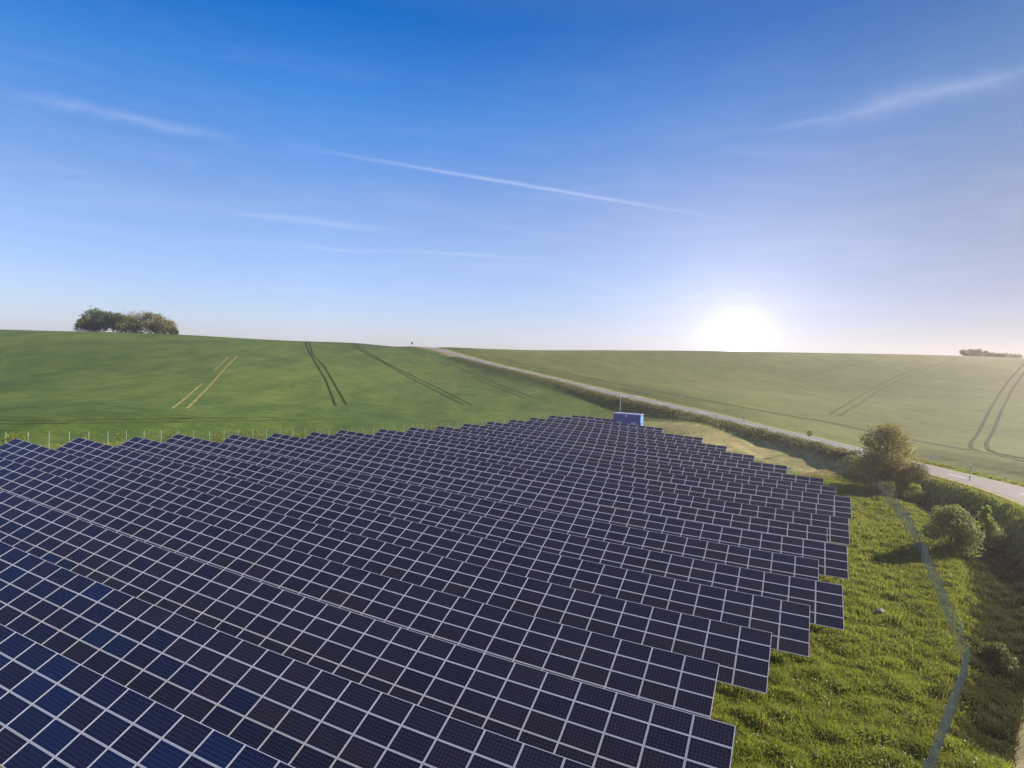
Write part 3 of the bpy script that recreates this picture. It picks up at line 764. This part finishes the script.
def blades(x, y, h, w, seed, nb=5, spread=.16):
    r = np.random.default_rng(seed); n = len(x)
    X = np.repeat(x, nb)+r.normal(size=n*nb)*spread; Y = np.repeat(y, nb)+r.normal(size=n*nb)*spread; H = np.repeat(h, nb)*r.uniform(.5,1.25,n*nb)
    Z = ground(X, Y)-.03; a = r.uniform(0, 6.28, n*nb); b = r.uniform(0, 6.28, n*nb); l = H*r.uniform(.1,.8,n*nb)
    W = w*r.uniform(.6,1.4,n*nb)
    P0 = np.stack([X-np.cos(a)*W, Y-np.sin(a)*W, Z], 1); P1 = np.stack([X+np.cos(a)*W, Y+np.sin(a)*W, Z], 1)
    m0 = np.stack([X-np.cos(a)*W*.8+np.cos(b)*l*.35, Y-np.sin(a)*W*.8+np.sin(b)*l*.35, Z+H*.6], 1); m1 = m0+np.stack([np.cos(a)*W*1.6, np.sin(a)*W*1.6, 0*W], 1)
    T = np.stack([X+np.cos(b)*l, Y+np.sin(b)*l, Z+H], 1)
    Vv = np.stack([P0, P1, m1, m0, T], 1).reshape(-1,3); i = np.arange(n*nb)[:,None]*5
    return Vv, np.concatenate([i+np.array([[0,1,2,3]]), i+np.array([[3,2,4,4]])])
def scatter(n, seed):
    """points of the open meadow, evenly spread over the picture rather than the land"""
    r = np.random.default_rng(seed)
    px = r.uniform(640, 1060, n); py = 420+(810-420)*r.random(n)
    d = FW[None]+((px-512)/F)[:,None]*CR+((384-py)/F)[:,None]*CU
    t = (ZC-.2)/np.maximum(-d[:,2], .02); X, Y = d[:,0]*t, d[:,1]*t
    for _ in range(3):
        t = (ZC-ground(X, Y))/np.maximum(-d[:,2], .02); X, Y = d[:,0]*t, d[:,1]*t
    k = (Y > 10) & (Y < 135) & (X > -20) & (X < 75)
    return X[k], Y[k], r
X, Y, r = scatter(125000, 51)
dro, side, _, _ = poly_dist(X, Y, ROAD); ddi, _, _, _ = poly_dist(X, Y, np.c_[DITCH, np.zeros(len(DITCH))])
dtr, _, _, _ = poly_dist(X, Y, np.c_[np.array(track), np.zeros(len(track))])
wx, dx, lx, _ = covers(X, Y)
ok = (dro > 4.0) & (wx < .6) & (dtr > .9)
U, Vv = w2uv(X, Y)
kk = np.clip(np.round((V0-Vv)/S_ROW), 0, 20).astype(int); endR = np.array([ENDS[i][1] for i in range(21)])[kk]
ok &= ~((U < endR-3) & (Vv < V0))
X, Y, ddi, dx, dro = X[ok], Y[ok], ddi[ok], dx[ok], dro[ok]
n1 = lump(X, Y, 7, 61); n2 = lump(X, Y, 2.4, 62); n3 = lump(X, Y, 1.1, 63)
h = .13+.14*np.clip(n1+.6, 0, 1.4)+.26*np.clip(n2+.25, 0, 1.2)+.12*np.clip(n3, 0, 1)
h = h*(1-.5*dx)
dist = np.hypot(X, Y)
tone = np.clip(.43+.30*n2+.25*n1+.28*n3+.18*np.random.default_rng(64).normal(size=len(X)), 0, 1)
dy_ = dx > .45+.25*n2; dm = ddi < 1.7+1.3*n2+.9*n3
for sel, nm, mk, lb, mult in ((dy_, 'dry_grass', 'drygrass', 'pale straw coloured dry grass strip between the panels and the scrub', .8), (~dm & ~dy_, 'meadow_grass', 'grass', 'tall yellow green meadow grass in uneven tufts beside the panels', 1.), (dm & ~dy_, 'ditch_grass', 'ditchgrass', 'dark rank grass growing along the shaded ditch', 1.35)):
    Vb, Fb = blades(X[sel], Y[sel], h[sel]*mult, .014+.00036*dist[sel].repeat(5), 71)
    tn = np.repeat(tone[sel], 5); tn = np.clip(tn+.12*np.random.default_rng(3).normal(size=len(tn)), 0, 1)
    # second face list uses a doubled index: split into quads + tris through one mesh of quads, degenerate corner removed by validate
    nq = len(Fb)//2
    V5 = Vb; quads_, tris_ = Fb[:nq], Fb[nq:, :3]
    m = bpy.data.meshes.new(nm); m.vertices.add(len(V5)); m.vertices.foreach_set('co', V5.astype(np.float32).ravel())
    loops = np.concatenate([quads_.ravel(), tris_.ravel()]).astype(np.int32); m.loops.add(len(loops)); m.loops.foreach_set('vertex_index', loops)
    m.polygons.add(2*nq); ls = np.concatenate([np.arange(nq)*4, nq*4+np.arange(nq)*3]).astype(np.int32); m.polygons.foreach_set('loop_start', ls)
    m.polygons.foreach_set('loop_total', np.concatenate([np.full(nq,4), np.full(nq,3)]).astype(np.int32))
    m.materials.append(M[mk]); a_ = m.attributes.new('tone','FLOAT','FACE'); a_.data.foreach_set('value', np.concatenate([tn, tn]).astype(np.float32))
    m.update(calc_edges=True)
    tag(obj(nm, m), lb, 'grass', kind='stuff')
# pale flower heads in loose drifts near the front of the meadow
fx, fy = X[~dm & ~dy_], Y[~dm & ~dy_]; fr_ = np.random.default_rng(81)
pick = (fr_.random(len(fx)) < .035*np.clip(lump(fx, fy, 6, 82)*3-.3, 0, 1)+.0015)
fx, fy = fx[pick], fy[pick]; fz = ground(fx, fy)+fr_.uniform(.3,.6,len(fx))
q, fc = leaf_cloud(np.stack([fx, fy, fz], 1), .075, 83, up=1.5)
M['flower'] = leaf_material('flower_heads', (.55,.50,.30), (.80,.78,.62), .2)
tag(obj('meadow_flowers', mesh_np('meadow_flowers', q, fc, M['flower'], {'tone':('FACE', fr_.random(len(fx)))})), 'pale cream flower heads scattered in the meadow grass', 'flowers', kind='stuff')
# a flat stone
sx_, sy_ = hit(880, 615, 20)[:2]; ms = bpy.data.meshes.new('flat_stone'); bm = bmesh.new(); bmesh.ops.create_icosphere(bm, subdivisions=3, radius=1.)
for v_ in bm.verts:
    k_ = 1+.22*math.sin(3.1*v_.co.x+1)*math.cos(2.3*v_.co.y)+.12*math.sin(5*v_.co.z+2*v_.co.x)
    v_.co = Vector((v_.co.x*.36*k_, v_.co.y*.22*k_, max(v_.co.z, -.5)*.2*k_))
bm.to_mesh(ms); bm.free(); ms.materials.append(plain('pale_stone', (.24,.21,.17), .85, 0, .3, 9)); 
tag(obj('flat_stone', ms, None, (sx_, sy_, gz(sx_, sy_)+.26), .5), 'pale flat stone lying in the grass between the panels and the fence', 'stone')
# ------------------------------------------------------------------ camera
cam = bpy.data.cameras.new('camera'); co = bpy.data.objects.new('camera', cam); COL.objects.link(co)
cam.sensor_width = 36; cam.sensor_fit = 'HORIZONTAL'; cam.lens = F/1024*36; cam.clip_end = 4000; cam.clip_start = .1
Mx = Matrix(((CR[0],CU[0],-FW[0],0),(CR[1],CU[1],-FW[1],0),(CR[2],CU[2],-FW[2],ZC),(0,0,0,1))); co.matrix_world = Mx
scene.camera = co

# ------------------------------------------------------------------ light
SUN_AZ, SUN_EL = R(67), R(25)                       # azimuth clockwise from the view direction (+Y)
sd = Vector((math.sin(SUN_AZ)*math.cos(SUN_EL), math.cos(SUN_AZ)*math.cos(SUN_EL), math.sin(SUN_EL)))
sl = bpy.data.lights.new('sun', 'SUN'); sl.energy = 4.2; sl.angle = R(.6); sl.color = (1., .90, .74)
so = bpy.data.objects.new('sun', sl); COL.objects.link(so); so.rotation_euler = sd.to_track_quat('Z','Y').to_euler(); so.location = (80, 40, 60)

w = bpy.data.worlds.new('World'); scene.world = w; w.use_nodes = True; T = w.node_tree; T.nodes.clear()
class WN(NT):
    def __init__(s): s.t = T
n = WN()
out = n.n('ShaderNodeOutputWorld'); bg = n.n('ShaderNodeBackground')
sky = n.n('ShaderNodeTexSky', sky_type='NISHITA'); sky.sun_disc = False; sky.sun_elevation = SUN_EL; sky.sun_rotation = SUN_AZ
sky.air_density = 1.0; sky.dust_density = .6; sky.ozone_density = 1.6
d = n.n('ShaderNodeTexCoord').outputs['Generated']
nd = n.n('ShaderNodeVectorMath', operation='NORMALIZE'); n.set(nd.inputs[0], d); d = nd.outputs[0]
sp = n.n('ShaderNodeSeparateXYZ'); n.set(sp.inputs[0], d); el = sp.outputs[2]
tint = n.ramp(el, [(0,(.58,.60,.90)),(.06,(.55,.575,.82)),(.225,(.49,.565,.77)),(.37,(.175,.485,.85)),(.475,(.0,.335,.79)),(.62,(.30,.46,.62)),(1,(.55,.55,.60))])
col = n.mix(1., sky.outputs[0], tint, 'MULTIPLY')
side_ = n.maprange(sp.outputs[0], -.3, .65, 1., .29)
sc_ = n.n('ShaderNodeCombineColor'); [n.set(sc_.inputs[i], side_) for i in range(3)]
col = n.mix(1., col, sc_.outputs[0], 'MULTIPLY')
def dirv(px, py): v = Vector(ray(px, py)); return v.normalized()
def dot(v):
    q = n.n('ShaderNodeVectorMath', operation='DOT_PRODUCT'); n.set(q.inputs[0], d); q.inputs[1].default_value = tuple(v); return q.outputs['Value']
def add(a, b, f=1.):
    q = n.n('ShaderNodeMix', data_type='RGBA', blend_type='ADD', clamp_factor=False); n.set(q.inputs[0], f); n.set(q.inputs[6], a); n.set(q.inputs[7], b); return q.outputs[2]
# thin cirrus and old contrails: high cloud, laid out by direction
warp = n.noise(d, 9., 4, .6); fine = n.math('ADD', n.math('MULTIPLY', n.noise(n.mapping(d, (14,14,60)), 1.3, 5, .65), .6), n.math('MULTIPLY', n.noise(n.mapping(d, (30,30,170), (.1,.15,0)), 1., 4, .7, .4), .4))
def trail(p0, p1, width, dens, soft=.25, wob=.012):
    a, b = dirv(*p0), dirv(*p1); nn = a.cross(b).normalized(); mid = (a+b).normalized(); tt = nn.cross(mid).normalized(); half = math.sin(a.angle(b)/2)
    off = n.math('ADD', dot(nn), n.math('MULTIPLY', n.math('SUBTRACT', warp, .5), wob))
    c = n.math('SUBTRACT', 1., n.math('DIVIDE', n.math('ABSOLUTE', off), width), True)
    c = n.math('MULTIPLY', c, c)
    al = n.math('DIVIDE', n.math('ABSOLUTE', dot(tt)), half)
    e = n.maprange(al, 1.0, 1-soft*2, 0, 1)
    front = n.math('GREATER_THAN', dot(mid), .3)
    return n.math('MULTIPLY', n.math('MULTIPLY', c, e), n.math('MULTIPLY', front, n.math('MULTIPLY', n.maprange(fine, .3, .7, .45, 1.1), dens)))
tr = None
for args in [((275,143),(755,224),.0062,.46,.36,.006),((-20,92),(250,139),.017,.27,.3,.03),((170,207),(430,233),.012,.26,.35,.012),((-40,190),(300,215),.02,.16,.4,.03),((420,212),(640,250),.012,.10,.4,.02),
             ((215,243),(600,262),.0075,.30,.3,.012),((790,128),(1080,55),.030,.30,.36,.045),((750,134),(880,106),.010,.2,.4,.02),((150,275),(450,300),.012,.16,.4,.03)]:
    q = trail(*args); tr = q if tr is None else n.math('MAXIMUM', tr, q)
wisp = n.math('MULTIPLY', n.maprange(n.noise(n.mapping(d, (2.2,2.2,14), (.25,0,0)), 2.2, 6, .66, .8), .46, .82, 0, .24), n.maprange(el, .02, .5, 1., .0))
tr = n.math('MAXIMUM', tr, wisp)
cloud = n.mix(tr, col, (2.9,3.1,3.9))
# bright aureole low in the sky
gd = dirv(737, 338); g = n.math('MAXIMUM', dot(gd), 0.)
def lobe(p): return n.math('POWER', g, float(p))
glow = n.math('ADD', n.math('ADD', n.math('MULTIPLY', lobe(4000), 14.), n.math('ADD', n.math('MULTIPLY', lobe(900), 1.0), n.math('MULTIPLY', lobe(250), .5))), n.math('ADD', n.math('MULTIPLY', lobe(60), .62), n.math('MULTIPLY', lobe(15), .45)))
gcol = n.n('ShaderNodeMix', data_type='RGBA', blend_type='MULTIPLY'); gcol.inputs[0].default_value = 1.; gcol.inputs[6].default_value = (1.,.84,.88,1)
cb = n.n('ShaderNodeCombineColor'); [n.set(cb.inputs[i], glow) for i in range(3)]; n.set(gcol.inputs[7], cb.outputs[0])
final = add(cloud, gcol.outputs[2])
n.set(bg.inputs[0], final); bg.inputs[1].default_value = .10
T.links.new(bg.outputs[0], out.inputs[0])

# ------------------------------------------------------------------ the air
hz_ = NT('haze_air'); pv = hz_.n('ShaderNodeVolumePrincipled'); pv.inputs['Color'].default_value = (1.,.86,.88,1); pv.inputs['Density'].default_value = HAZE_D
pv.inputs['Anisotropy'].default_value = .62; hz_.t.links.new(pv.outputs[0], hz_.out.inputs['Volume'])
z0, z1 = float(GZ.min())-1, max(float(GZ.max()), ZC)+11
tag(MB().box((0, 180, (z0+z1)/2), (880, 620, z1-z0)).build('haze', hz_.m), 'thin warm haze filling the air over the fields', 'haze', kind='stuff')

# ------------------------------------------------------------------ render settings
vs = scene.view_settings; vs.view_transform = 'Standard'; vs.look = 'None'; vs.exposure = 1.38; vs.gamma = 1.; vs.use_curve_mapping = False
scene.render.engine = 'CYCLES'; scene.cycles.use_denoising = True; scene.cycles.max_bounces = 6
scene.cycles.diffuse_bounces = 3; scene.cycles.glossy_bounces = 3; scene.cycles.transmission_bounces = 4
